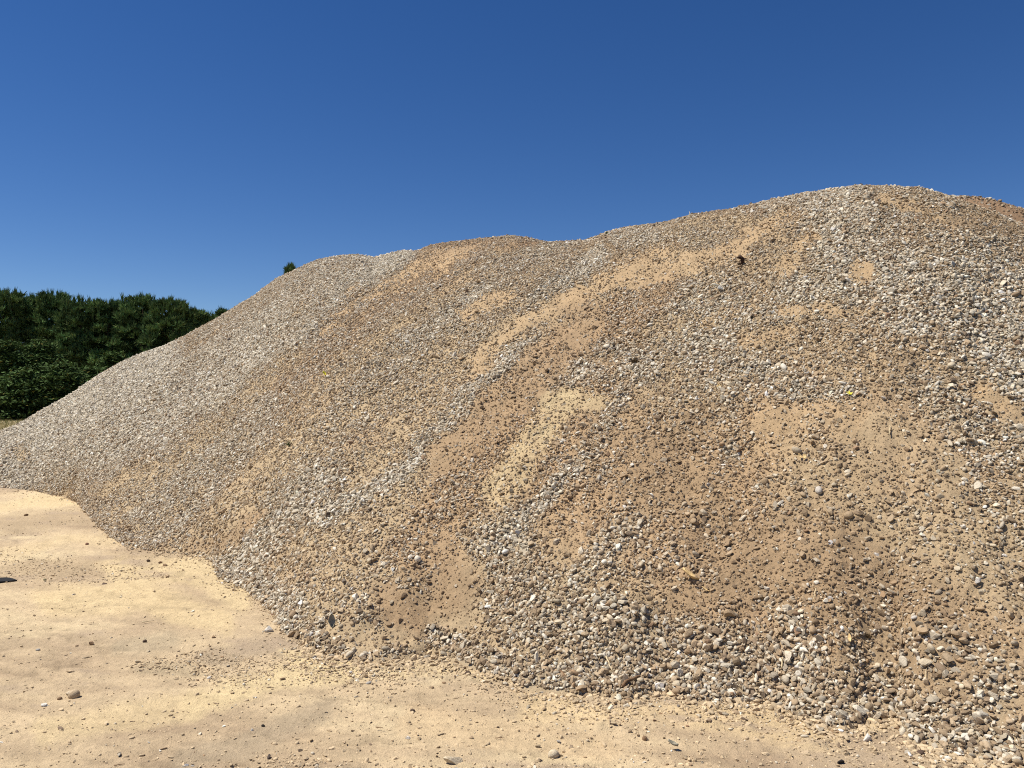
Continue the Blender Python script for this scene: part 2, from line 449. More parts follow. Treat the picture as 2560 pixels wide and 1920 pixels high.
nu, ny = 620, 520
uu = np.linspace(-1.5, 1.5, nu)
yy = np.concatenate([1 / np.linspace(1 / 1.2, 1 / 30, ny - 40), np.geomspace(30.5, 3000, 40)])
U, Yg = np.meshgrid(uu, yy)
Xg = U * Yg
Zg = ground_z(Xg, Yg)
gm = np_mesh('ground', np.stack([Xg, Yg, Zg], -1).reshape(-1, 3), grid_faces(ny, nu), True)
px, py = to_px(Xg, Yg, Zg)
wx = 44 * fbm(px / 90, py / 36, 93, 5, 0.6); wy = 18 * fbm(px / 90 + 20, py / 36, 95, 5, 0.6)
gt = np.empty(Xg.shape + (3,)); gt[:] = (0.545, 0.42, 0.26)
k = (fbm(Xg * 0.8, Yg * 1.5, 97, 5, 0.62) + 0.55 * fbm(Xg * 0.9 - Yg * 0.35, Yg * 5.5 + Xg * 1.2, 98, 5, 0.65))[..., None]
gt = gt + np.clip(k, 0, 1) * (np.array((0.62, 0.50, 0.305)) - gt) * 1.6 + np.clip(-k, 0, 1) * (np.array((0.385, 0.285, 0.18)) - gt) * 1.7
for pts, w, c, a in GROUND_TONES:
    f = stroke_field(px + wx, py + wy, pts, w)[..., None] * a
    gt = gt + f * (np.array(c) * (0.87 if c[0] < 0.5 else 1.03) - gt)
fr = sstep(24, 34, Yg)[..., None]
gt = gt * (1 + 0.20 * fbm(Xg * 5 - Yg, Yg * 13 + 3 * Xg, 96, 5, 0.7))[..., None]
gt = gt * 1.0
scuff = fbm(Xg * 0.9 - Yg * 0.25, Yg * 4.2 + Xg * 0.8, 141, 4, 0.6)
smask = sstep(-0.05, 0.35, fbm(Xg * 0.7, Yg * 0.9, 143, 3))
gt = gt * (1 - 0.20 * np.exp(-(scuff / 0.045) ** 2) * smask)[..., None]
smudge = sstep(0.18, 0.55, fbm(Xg * 1.3 + 3, Yg * 3.0 + Xg * 0.6, 145, 5, 0.65))[..., None]
gt = gt * (1 - smudge) + smudge * np.array((0.40, 0.305, 0.205))
gt = gt * (1 - fr) + fr * (np.array((0.30, 0.24, 0.12)) + 0.05 * fbm(Xg * 0.5, Yg * 0.2, 99, 3)[..., None])
put_attr(gm, 'tone', 'FLOAT_COLOR', np.concatenate([gt, np.ones(gt.shape[:2] + (1,))], -1))
tag(link('ground', gm, M_GROUND), 'sandy yard floor with pale and greyish tracks', kind='structure')
gq = Zg  # kept for lookups
def ground_at(X, Y):
    return float(ground_z(np.array([X]), np.array([Y]))[0])

# ------------------------------------------------------------------ the gravel heap
nu, nf, nb = 760, 430, 60
uh = np.linspace(-0.98, 0.95, nu)
Yt, Yr, zr = heap_params(uh)
# rows spaced by perspective: even steps of 1/Y between toe and crest
tt = np.linspace(0, 1, nf)[:, None]
rows_f = 1 / ((1 - tt) / (Yt - 0.10)[None] + tt / Yr[None])
rows_b = Yr[None] + (np.linspace(0, 1, nb + 1)[1:, None] ** 1.5) * 11.0
Yh = np.concatenate([rows_f, rows_b]); Uh = np.broadcast_to(uh[None], Yh.shape); Xh = Uh * Yh
Zh, Sh = heap_z(Xh, Yh)
dens, pale, size, tone = cover(Xh, Yh, Zh)
hv = np.stack([Xh, Yh, Zh], -1)
hm = np_mesh('gravel_heap', hv.reshape(-1, 3), grid_faces(*Yh.shape), True)
put_attr(hm, 'tone', 'FLOAT_COLOR', np.concatenate([tone, np.ones(tone.shape[:2] + (1,))], -1))
heap = tag(link('gravel_heap', hm, M_SAND), 'long high heap of sand and pale gravel with several humps rising to the right', 'gravel heap')

# stone shapes ------------------------------------------------------
def ico(sub):
    import bmesh
    bm = bmesh.new(); bmesh.ops.create_icosphere(bm, subdivisions=sub, radius=1.0)
    v = np.array([x.co[:] for x in bm.verts]); f = np.array([[w.index for w in p.verts] for p in bm.faces]); bm.free()
    return v, f
ICO2 = ico(2)
def stone_mesh(seed, rounded, name='stone'):
    r = np.random.default_rng(seed)
    v, f = ICO2[0].copy(), ICO2[1]
    v += r.normal(0, 0.03, v.shape)
    for _ in range(4 if rounded else 10):
        n = r.normal(size=3); n /= np.linalg.norm(n)
        d = r.uniform(0.72, 0.92) if rounded else r.uniform(0.34, 0.80)
        over = np.clip(v @ n - d, 0, None)
        v -= over[:, None] * n * (0.75 if rounded else 1.0)
    v -= (v.max(0) + v.min(0)) / 2
    v /= np.abs(v).max(0)
    v *= np.array([1.0, r.uniform(0.68, 0.95), r.uniform(0.50, 0.82)])
    v[:, 0] += 0.2 * r.uniform(-1, 1) * v[:, 1]
    m = np_mesh(name, v, f, rounded)
    m.materials.append(M_STONE)
    return m
NP = 20
PROTO = [stone_mesh(100 + i, i >= 15) for i in range(NP)]

PALES = np.array([(0.74,0.67,0.535),(0.66,0.58,0.445),(0.56,0.49,0.375),(0.82,0.765,0.65),(0.60,0.51,0.37),(0.42,0.37,0.29)])
COATS = np.array([(0.44,0.325,0.205),(0.36,0.26,0.16),(0.48,0.365,0.24),(0.31,0.215,0.13),(0.25,0.18,0.12),(0.40,0.29,0.18)])
ODD = np.array([(0.16,0.135,0.115),(0.25,0.15,0.09),(0.10,0.075,0.06),(0.78,0.75,0.70),(0.42,0.27,0.15)])
def tints(p, r):
    n = len(p)
    isp = r.random(n) < p
    c = np.where(isp[:, None], PALES[r.integers(0, len(PALES), n)], COATS[r.integers(0, len(COATS), n)])
    o = r.random(n) < 0.035
    c = np.where(o[:, None], ODD[r.integers(0, len(ODD), n)], c)
    c = c * 0.93 * (np.ones_like(p))[:, None]
    return np.clip(c * r.normal(1, 0.16, (n, 1)), 0.03, 0.88)

def align(nrm, r, tilt):
    """euler angles that lay local z along the (jittered) normal with a random spin"""
    n = nrm + r.normal(0, tilt, nrm.shape); n /= np.linalg.norm(n, axis=1, keepdims=True)
    ry = np.arccos(np.clip(n[:, 2], -1, 1)); rz = np.arctan2(n[:, 1], n[:, 0])
    # R = Rz(rz) Ry(ry) Rz(spin) -> XYZ euler
    sp = r.uniform(0, 2 * np.pi, len(n))
    c1, s1, c2, s2, c3, s3 = np.cos(rz), np.sin(rz), np.cos(ry), np.sin(ry), np.cos(sp), np.sin(sp)
    R00 = c1 * c2 * c3 - s1 * s3; R10 = s1 * c2 * c3 + c1 * s3; R20 = -s2 * c3
    R21 = s2 * s3; R22 = c2
    return np.stack([np.arctan2(R21, R22), np.arcsin(np.clip(-R20, -1, 1)), np.arctan2(R10, R00)], -1)

# scatter by area x density
q = hv
e1 = q[:-1, 1:] - q[:-1, :-1]; e2 = q[1:, :-1] - q[:-1, :-1]
area = np.linalg.norm(np.cross(e1, e2), axis=-1)
mid = lambda a: 0.25 * (a[:-1, :-1] + a[1:, :-1] + a[:-1, 1:] + a[1:, 1:])
dq, pq, sq, ss = mid(dens), mid(pale), mid(size), mid(Sh)
okq = (mid(Yh) > mid(np.broadcast_to(Yt[None], Yh.shape)) - 0.02) & (ss < 1.22) & (np.abs(mid(Uh)) < 0.86)
Ymid = mid(Yh)
def scatter(per_m2, weight, seed):
    r = np.random.default_rng(seed)
    lam = per_m2 * area * weight * okq
    cnt = r.poisson(lam)
    ii, jj = np.nonzero(cnt)
    rep = cnt[ii, jj]
    ii, jj = np.repeat(ii, rep), np.repeat(jj, rep)
    a, b = r.random(len(ii))[:, None], r.random(len(ii))[:, None]
    P = (1 - a) * ((1 - b) * q[ii, jj] + b * q[ii, jj + 1]) + a * ((1 - b) * q[ii + 1, jj] + b * q[ii + 1, jj + 1])
    return r, P, ii, jj
parts = []
rr, P, ii, jj = scatter(4300, dq, 1)                               # gravel
rad = np.exp(rr.normal(math.log(0.0090), 0.36, len(P))) * sq[ii, jj]
rad = np.clip(rad, 0.0055, 0.030)
parts.append((P, ii, jj, rad, 0.34 + 0.62 * rr.random(len(P)) * dq[ii, jj], pq[ii, jj]))
rr, P, ii, jj = scatter(3400, (0.10 + 0.90 * np.clip(dq, 0, 0.7)) * (Ymid < 13), 2)   # small stones
rad = np.exp(rr.normal(math.log(0.0050), 0.26, len(P)))
parts.append((P, ii, jj, rad, 0.25 + 0.3 * rr.random(len(P)), pq[ii, jj]))
rr, P, ii, jj = scatter(3000, (0.22 + 0.6 * np.clip(dq, 0, 0.6)) * (Ymid < 7.5), 3)               # grit near the camera
rad = np.exp(rr.normal(math.log(0.0036), 0.25, len(P)))
parts.append((P, ii, jj, rad, 0.2 + 0.3 * rr.random(len(P)), pq[ii, jj] * 0.7))
P = np.concatenate([p[0] for p in parts]); ii = np.concatenate([p[1] for p in parts]); jj = np.concatenate([p[2] for p in parts])
rad = np.concatenate([p[3] for p in parts]); lift = np.concatenate([p[4] for p in parts]); pl = np.concatenate([p[5] for p in parts])
r = np.random.default_rng(5)
nrm = np.cross(e1, e2); nrm /= np.linalg.norm(nrm, axis=-1, keepdims=True)
nn = nrm[ii, jj]
rot = align(nn, r, 0.5)
scl = rad[:, None] * np.stack([r.uniform(0.9, 1.35, len(P)), r.uniform(0.85, 1.15, len(P)), r.uniform(0.75, 1.15, len(P))], -1)
P = P + nn * (rad * lift)[:, None]
tint = tints(np.clip(pl, 0, 1), r)
tl = mid(tone.transpose(2, 0, 1)[0])[ii, jj], mid(tone[..., 1])[ii, jj], mid(tone[..., 2])[ii, jj]
tl = np.stack(tl, -1)
fine = ((rad < 0.0075) & (r.random(len(P)) < 0.5))[:, None]
dust = (0.08 + 0.26 * (1 - np.clip(pl, 0, 1)) + 0.22 * np.clip(0.6 - dq[ii, jj], 0, 1))[:, None]
tint = np.where(fine, tl * r.uniform(0.8, 1.3, (len(P), 1)), tint * (1 - dust) + dust * tl)   # dust of the sand round them
pick = r.integers(0, NP, len(P))

# the 300 stones that show largest are objects, the rest one mass
ppx, ppy = to_px(P[:, 0], P[:, 1], P[:, 2])
inview = (ppx > 0) & (ppx < 2560) & (ppy > 0) & (ppy < 1920)
show = np.where(inview, scl[:, 0] / P[:, 1], 0)
top = np.argsort(-show)[:300]
for i in top:
    o = bpy.data.objects.new('stone', PROTO[pick[i]])
    COL.objects.link(o); o.parent = heap
    o.location = P[i]; o.rotation_euler = rot[i]; o.scale = scl[i]
    o['tint'] = [float(x) for x in tint[i]]
keep = np.ones(len(P), bool); keep[top] = False

src = {}
for o in heap.children:
    src.setdefault(o.data.name, o)
SRC = [src.get(m.name) for m in PROTO]
SRC = [s if s is not None else next(iter(src.values())) for s in SRC]

def gravel_nodes():
    ng = bpy.data.node_groups.new('gravel_scatter', 'GeometryNodeTree')
    ng.interface.new_socket('Geometry', in_out='INPUT', socket_type='NodeSocketGeometry')
    ng.interface.new_socket('Geometry', in_out='OUTPUT', socket_type='NodeSocketGeometry')
    n, l = ng.nodes, ng.links
    gi, go = n.new('NodeGroupInput'), n.new('NodeGroupOutput')
    ip = n.new('GeometryNodeInstanceOnPoints')
    jn = n.new('GeometryNodeJoinGeometry')
    for s in SRC:
        oi = n.new('GeometryNodeObjectInfo'); oi.transform_space = 'ORIGINAL'
        oi.inputs['Object'].default_value = s; oi.inputs['As Instance'].default_value = True
        l.new(oi.outputs['Geometry'], jn.inputs[0])
    l.new(gi.outputs[0], ip.inputs['Points']); l.new(jn.outputs[0], ip.inputs['Instance'])
    ip.inputs['Pick Instance'].default_value = True
    def na(name, t):
        a = n.new('GeometryNodeInputNamedAttribute'); a.data_type = t; a.inputs['Name'].default_value = name
        return a.outputs['Attribute']
    l.new(na('pick', 'INT'), ip.inputs['Instance Index'])
    l.new(na('rot', 'FLOAT_VECTOR'), ip.inputs['Rotation'])
    l.new(na('scl', 'FLOAT_VECTOR'), ip.inputs['Scale'])
    l.new(ip.outputs[0], go.inputs[0])
    return ng
NG = gravel_nodes()

def mass(name, P, rot, scl, tint, pick, parent=None):
    m = bpy.data.meshes.new(name)
    m.vertices.add(len(P)); m.vertices.foreach_set('co', np.asarray(P, np.float32).ravel())
    put_attr(m, 'rot', 'FLOAT_VECTOR', rot); put_attr(m, 'scl', 'FLOAT_VECTOR', scl)
    put_attr(m, 'pick', 'INT', pick)
    put_attr(m, 'tint', 'FLOAT_COLOR', np.concatenate([tint, np.ones((len(tint), 1))], -1))
    o = link(name, m, M_STONE, parent)
    md = o.modifiers.new('scatter', 'NODES'); md.node_group = NG
    o['kind'] = 'stuff'
    return o
mass('gravel', P[keep], rot[keep], scl[keep], tint[keep], pick[keep], heap)
print('stones on heap', len(P))

# pebbles and crumbs on the yard ------------------------------------
r = np.random.default_rng(23)
n0 = 200000
py_ = r.uniform(1060, 2100, n0 * 2); px_ = r.uniform(-500, 3000, n0 * 2)
X, Y = on_ground(px_, py_)
u = X / Y
Yt_, _, _ = heap_params(u)
gapm = Yt_ - Y
cl = fbm(X * 1.1, Y * 1.3, 103, 4)
pr = 0.05 + 0.80 * sstep(0.10, 0.5, cl) + 1.1 * np.exp(-np.clip(gapm, 0, 9) / (0.035 * Y + 0.05))
okk = (gapm > -0.02) & (r.random(len(X)) < pr * 0.75)
X, Y, gapm = X[okk], Y[okk], gapm[okk]
Z = ground_z(X, Y)
rad = np.exp(r.normal(math.log(0.0038), 0.52, len(X))) * (1 + 2.0 * np.exp(-gapm / (0.02 * Y + 0.06)) * r.random(len(X)))
rad = np.minimum(rad, 0.011 + 0.012 * np.exp(-gapm / 0.15))
n = len(X)
nr = np.tile([0, 0, 1.0], (n, 1))
tn = np.where((r.random(n) < 0.86)[:, None], np.array((0.53, 0.41, 0.26)) * r.normal(1, 0.14, (n, 1)), tints(np.full(n, 0.45), r))
mass('pebbles', np.stack([X, Y, Z + rad * 0.25], -1), align(nr, r, 0.3),
     rad[:, None] * np.stack([r.uniform(0.9, 1.6, n), np.ones(n), r.uniform(0.7, 1.1, n)], -1), np.clip(tn, 0.03, 0.8), r.integers(0, NP, n))
bpy.data.objects['pebbles']['label'] = 'fine pebbles and crumbs scattered over the sand'

# ------------------------------------------------------------------ brown soil heap behind, at the right
def cone_heap(name, cx, cy, h, rx, ry, seed, tone_c, label, cat, amp=0.08):
    n1, n2 = 150, 90
    th = np.linspace(0, 2 * np.pi, n1 + 1)
    rr_ = np.linspace(0, 1.15, n2)
    T, Rr = np.meshgrid(th, rr_)
    x, y = cx + rx * Rr * np.cos(T), cy + ry * Rr * np.sin(T)
    z = h * (1 - np.sqrt(Rr**2 + 0.04) + 0.2) / 1.0
    z = z + amp * fbm(x * 1.2, y * 1.2, seed, 4) + 0.02 * fbm(x * 6, y * 6, seed + 5, 3)
    x[:, -1], y[:, -1], z[:, -1] = x[:, 0], y[:, 0], z[:, 0]
    m = np_mesh(name, np.stack([x, y, z], -1).reshape(-1, 3), grid_faces(n2, n1 + 1), True)
    t = np.empty(x.shape + (3,)); t[:] = tone_c
    t *= (1 + 0.2 * fbm(x * 3, y * 3, seed + 9, 4))[..., None]
    put_attr(m, 'tone', 'FLOAT_COLOR', np.concatenate([t, np.ones(t.shape[:2] + (1,))], -1))
    o = tag(link(name, m, M_SAND), label, cat)
    return o, x, y, z
bh, bx, by, bz = cone_heap('soil_heap', 8.0, 14.2, 5.2, 6.2, 6.0, 201, (0.235, 0.145, 0.08), 'darker brown soil heap showing behind the crest at the right', 'soil heap')
r = np.random.default_rng(31)
a_ = r.integers(0, bx.shape[0] - 1, 20000); b_ = r.integers(0, bx.shape[1] - 1, 20000)
Pb = np.stack([bx[a_, b_], by[a_, b_], bz[a_, b_]], -1) + r.normal(0, 0.02, (20000, 3)) * np.array([1, 1, 0])
rad = np.exp(r.normal(math.log(0.012), 0.5, 20000))
mass('gravel', Pb, align(np.tile([0, -0.3, 1.0], (20000, 1)), r, 0.3), rad[:, None] * r.uniform(0.8, 1.4, (20000, 3)), tints(np.full(20000, 0.35), r) * 0.8, r.integers(0, NP, 20000), bh)

# ------------------------------------------------------------------ trees
def trunk_mesh(h, r0, lean, seed, limbs, spread):
    rd = random.Random(seed)
    V, F = [], []
    def tube(p0, p1, a, b, k=7, seg=5, bend=0.0):
        p0, p1 = Vector(p0), Vector(p1)
        d = (p1 - p0).normalized(); t = d.orthogonal().normalized(); w = d.cross(t)
        base = len(V)
        for s in range(seg + 1):
            f = s / seg
            c = p0.lerp(p1, f) + Vector((math.sin(f * 3.1 + seed) * bend, math.cos(f * 2.3 + seed) * bend, 0))
            rr_ = a + (b - a) * f
            for j in range(k):
                an = 2 * math.pi * j / k
                V.append(c + (t * math.cos(an) + w * math.sin(an)) * rr_ * rd.uniform(0.9, 1.1))
        for s in range(seg):
            for j in range(k):
                F.append((base + s * k + j, base + s * k + (j + 1) % k, base + (s + 1) * k + (j + 1) % k, base + (s + 1) * k + j))
    tube((0, 0, -0.2), (lean, lean * 0.4, h), r0, r0 * 0.2, 8, 8, 0.06)
    for i in range(limbs):
        z = h * (0.2 + 0.7 * i / limbs); an = rd.uniform(0, 6.28); ln = spread * rd.uniform(0.5, 0.9) * (1.1 - 0.6 * i / limbs)
        c = Vector((lean * z / h, lean * 0.4 * z / h, z))
        tube(c, c + Vector((math.cos(an) * ln, math.sin(an) * ln, ln * rd.uniform(0.2, 0.5))), r0 * 0.3, r0 * 0.06, 5, 3)
    return np_mesh('trunk', np.array([v[:] for v in V]), np.array(F), True)

def pine_crown(h, R, z0, seed, conic=False, n_cl=200, n_tuft=15, blades=8):
    r = np.random.default_rng(seed)
    # bough ends spread through an uneven ovoid, most near its outside
    t = r.random(n_cl) ** 0.8
    z = z0 + (h - z0 - 0.35) * t
    prof = R * np.clip(1.05 - 0.75 * t ** 1.6, 0.2, 1) * np.clip((t + 0.12) * 4, 0.55, 1)
    if conic: prof = R * (1.02 - t) ** 0.9 + 0.1
    an = r.uniform(0, 2 * np.pi, n_cl)
    lump = 1 + 0.22 * np.sin(an * 3 + seed) * np.cos(t * 9 + seed)
    rd = prof * lump * np.sqrt(r.uniform(0.25, 1.0, n_cl))
    C = np.stack([rd * np.cos(an), rd * np.sin(an), z], -1)
    ct = r.normal(1, 0.30, n_cl)
    base = np.array((0.098, 0.150, 0.052))
    # tufts
    k = n_cl * n_tuft
    ci = np.repeat(np.arange(n_cl), n_tuft)
    off = r.normal(0, 1, (k, 3)); off /= np.linalg.norm(off, axis=1, keepdims=True)
    off *= (r.random((k, 1)) ** 0.5) * np.array([0.48, 0.48, 0.30])
    T = C[ci] + off
    outd = np.stack([np.cos(an), np.sin(an), np.zeros(n_cl)], -1)[ci]
    ax = outd * 0.45 + off * 0.6 + np.array([0, 0, 1.5]) + r.normal(0, 0.25, (k, 3))
    ax /= np.linalg.norm(ax, axis=1, keepdims=True)
    # candles at the top
    kc = 26
    ta = r.uniform(0, 6.28, kc); tr = R * (0.16 if conic else 0.45) * np.sqrt(r.random(kc))
    TC = np.stack([tr * np.cos(ta), tr * np.sin(ta), h - 0.15 - 0.9 * (tr / (R * 0.45)) ** 1.3 * r.uniform(0.3, 1.7, kc)], -1)
    T = np.concatenate([T, TC, TC - [0, 0, .25], TC - [0, 0, .5]]); axc = np.tile([0, 0, 1.0], (3 * kc, 1)) + r.normal(0, 0.08, (3 * kc, 3))
    ax = np.concatenate([ax, axc]); tc = np.concatenate([ct[ci], np.full(3 * kc, 1.0)]) * r.normal(1, 0.12, len(T))
    spread = np.concatenate([np.full(k, 0.5), np.full(3 * kc, 0.18)])
    N = len(T)
    bi = np.repeat(np.arange(N), blades)
    d = ax[bi] + r.normal(0, 1, (N * blades, 3)) * spread[bi][:, None]
    d /= np.linalg.norm(d, axis=1, keepdims=True)
    L = r.uniform(0.28, 0.50, (N * blades, 1)) * np.where(spread[bi] < 0.5, 1.5, 1.0)[:, None]
    w = np.cross(d, r.normal(size=d.shape)); w /= np.linalg.norm(w, axis=1, keepdims=True)
    w *= r.uniform(0.035, 0.065, (N * blades, 1))
    p = T[bi]
    v = np.stack([p - w, p + w, p + d * L], 1).reshape(-1, 3)
    f = np.arange(len(v)).reshape(-1, 3)
    m = np_mesh('crown', v, f)
    col = np.clip(base[None] * tc[bi][:, None] * np.stack([r.normal(1, .15, len(bi)), np.ones(len(bi)), r.normal(1, .1, len(bi))], -1), 0.008, 0.3)
    col = np.repeat(col, 3, 0)
    put_attr(m, 'tone', 'FLOAT_COLOR', np.concatenate([col, np.ones((len(col), 1))], -1))
    return m

def leafy_crown(h, R, z0, seed, tiers=8, n_cl=36, n_leaf=46):
    """flat-layered broadleaf crown"""
    r = np.random.default_rng(seed)
    Cs = []
    for i in range(tiers):
        f = i / (tiers - 1)
        z = z0 + (h - z0) * (f ** 0.9)
        rad = R * math.sqrt(max(0.02, 1.0 - f ** 1.7)) * (0.85 + 0.3 * r.random())
        an = r.uniform(0, 6.28, n_cl); q_ = rad * np.sqrt(r.uniform(0.15, 1, n_cl))
        Cs.append(np.stack([q_ * np.cos(an), q_ * np.sin(an), z + r.normal(0, 0.22, n_cl) - 0.16 * q_], -1))
    C = np.concatenate(Cs); ct = r.normal(1, 0.22, len(C))
    ci = np.repeat(np.arange(len(C)), n_leaf)
    p = C[ci] + r.normal(0, 1, (len(ci), 3)) * np.array([0.30, 0.30, 0.10])
    d = r.normal(0, 1, p.shape) * np.array([1, 1, 0.4]); d /= np.linalg.norm(d, axis=1, keepdims=True)
    w = np.cross(d, np.array([0, 0, 1.0]) + r.normal(0, 0.4, p.shape)); w /= np.linalg.norm(w, axis=1, keepdims=True)
    L = r.uniform(0.09, 0.17, (len(p), 1))
    v = np.stack([p - d * L, p + w * L * 0.42, p + d * L, p - w * L * 0.42], 1).reshape(-1, 3)
    f = np.arange(len(v)).reshape(-1, 4)
    m = np_mesh('crown', v, f)
    col = np.array((0.070, 0.115, 0.036))[None] * (ct[ci] * r.normal(1, 0.18, len(ci)))[:, None]
    yl = (r.random(len(ci)) < 0.05)[:, None]
    col = np.clip(np.where(yl, np.array((0.13, 0.12, 0.03))[None], col), 0.008, 0.3)
    col = np.repeat(col, 4, 0)
    put_attr(m, 'tone', 'FLOAT_COLOR', np.concatenate([col, np.ones((len(col), 1))], -1))
    return m

def tree(kind, px, top, D, R, z0, seed, label, group):
    D *= 1.14; R *= 1.25
    x, y, z = ray(px, top)
    X = x / y * D; H = EYE + z / y * D
    root = tag(link(kind, None, None, None, (X, D, 0)), label, 'tree', group)
    if kind == 'pine_tree':
        link('trunk', trunk_mesh(H * 0.93, 0.16, 0.15, seed, 9, R), M_BARK, root)
        link('crown', pine_crown(H, R, z0, seed, 'shoulder' in label), M_PINE, root)
    else:
        link('trunk', trunk_mesh(H * 0.8, 0.13, 0.3, seed, 8, R), M_BARK, root)
        link('crown', leafy_crown(H, R, z0, seed), M_LEAF, root)
    return root
WOOD = 'pine trees of the wood behind the heap'
PINES = [ # px, top y, distance, radius, crown foot, label
 (22,727,58,2.5,1.2,'pine tree with the tallest tip, at the outer left end of the wood'),
 (82,741,61,2.2,1.2,'flat-topped pine between the two tall pines at the left of the wood'),
 (137,731,59,2.1,1.2,'narrow twin-tipped pine beside the flat-topped one'),
 (200,746,57,2.3,1.0,'pine with a small pointed tip just right of the twin-tipped pine'),
 (268,751,57,2.2,1.0,'pine left of the notch-sided middle pine, its top slightly lower'),
 (352,740,56,2.6,1.0,'broad pine with a high ragged tip in the middle of the skyline'),
 (428,749,55,2.6,0.8,'rounded pine with upright candles, right of the deep gap in the skyline'),
 (487,772,57,1.9,0.8,'small pine stepping down towards the gravel slope'),
 (522,786,58,1.6,0.8,'last low pine before the skyline dips behind the gravel slope'),
 (556,775,60,0.9,0.8,'slim pine tip poking out beyond the dip above the gravel slope'),
 (727,667,60,1.5,1.0,'pine whose tip alone peeks over the shoulder of the heap')]
for i, (px_, ty, D, R, z0, lb) in enumerate(PINES):
    tree('pine_tree', px_, ty, D, R, z0, 300 + i, lb, WOOD)
for i, (px_, ty, D, R, lb) in enumerate([
 (-60,740,60,2.6,'pine crown just cut by the edge of the photo, beyond the tallest tip'),
 (-150,730,62,2.8,'pine standing further out along the wood, two crowns past the tallest tip'),
 (-240,745,60,2.6,'outermost pine of the wood, farthest from the gravel heap'),
 (310,752,60,2.0,'narrow pine wedged between the lower pine and the broad ragged one'),
 (50,768,65,2.8,'second-row pine filling the gap between the tallest tip and the flat-topped pine'),
 (165,775,66,2.8,'second-row pine behind the notch between the twin-tipped and the small pointed pine'),
 (240,780,64,2.8,'second-row pine behind the dip right of the small pointed pine'),
 (310,781,66,2.8,'second-row pine in shade behind the narrow wedged pine'),
 (395,785,65,2.8,'second-row pine at the bottom of the deep gap in the skyline'),
 (465,795,66,2.4,'second-row pine behind the small pine that steps down to the slope'),
 (-80,770,66,2.8,'second-row pine at the edge of the photo behind the cut crown')]):
    tree('pine_tree', px_, ty, D, R, 0.8, 340 + i, lb, WOOD)
LOW = 'leafy trees at the edge of the wood'
for i, (px_, ty, D, R, lb) in enumerate([
 (20,872,46,2.0,'layered leafy tree cut off by the edge at the foot of the pines'),
 (105,868,47,1.9,'taller layered leafy tree with a few yellowed leaves before the pines'),
 (160,925,44,1.5,'low spreading leafy tree closest to the gravel slope'),
 (60,945,43,1.6,'low leafy tree above the strip of dry grass'),
 (285,895,50,1.1,'round bushy tree in the dark hollow of the wood, just above the slope'),
 (228,935,47,0.9,'small bushy tree hard against the slope, below the round bushy one'),
 (-90,880,46,2.2,'leafy tree beyond the others at the outer edge of the wood')]):
    tree('leafy_tree', px_, ty, D, R, 0.3, 400 + i, lb, LOW)

# strip of dry grass at the foot of the wood
r = np.random.default_rng(77)
n = 16000
D = r.uniform(28, 58, n); gx = r.uniform(-0.78, -0.50, n) * D
d = np.stack([r.normal(0, 0.3, n), r.normal(0, 0.3, n), np.ones(n)], -1)
w = np.stack([r.uniform(0.006, 0.014, n), r.normal(0, 0.004, n), np.zeros(n)], -1)
hgt = r.uniform(0.05, 0.20, (n, 1)) * (1 + 1.5 * sstep(52, 57, D))[:, None]
p = np.stack([gx, D, np.full(n, -0.02)], -1)
v = np.stack([p - w, p + w, p + d * hgt], 1).reshape(-1, 3)
m = np_mesh('grass', v, np.arange(len(v)).reshape(-1, 3))
gc = np.where((r.random(n) < 0.55)[:, None], np.array((0.36, 0.29, 0.13)), np.array((0.15, 0.17, 0.06))) * r.normal(1, 0.15, (n, 1))
gc = np.repeat(np.clip(gc, 0.02, 0.6), 3, 0)
put_attr(m, 'tone', 'FLOAT_COLOR', np.concatenate([gc, np.ones((len(gc), 1))], -1))
tag(link('grass', m, M_LEAF), 'strip of dry grass in front of the wood', kind='stuff')

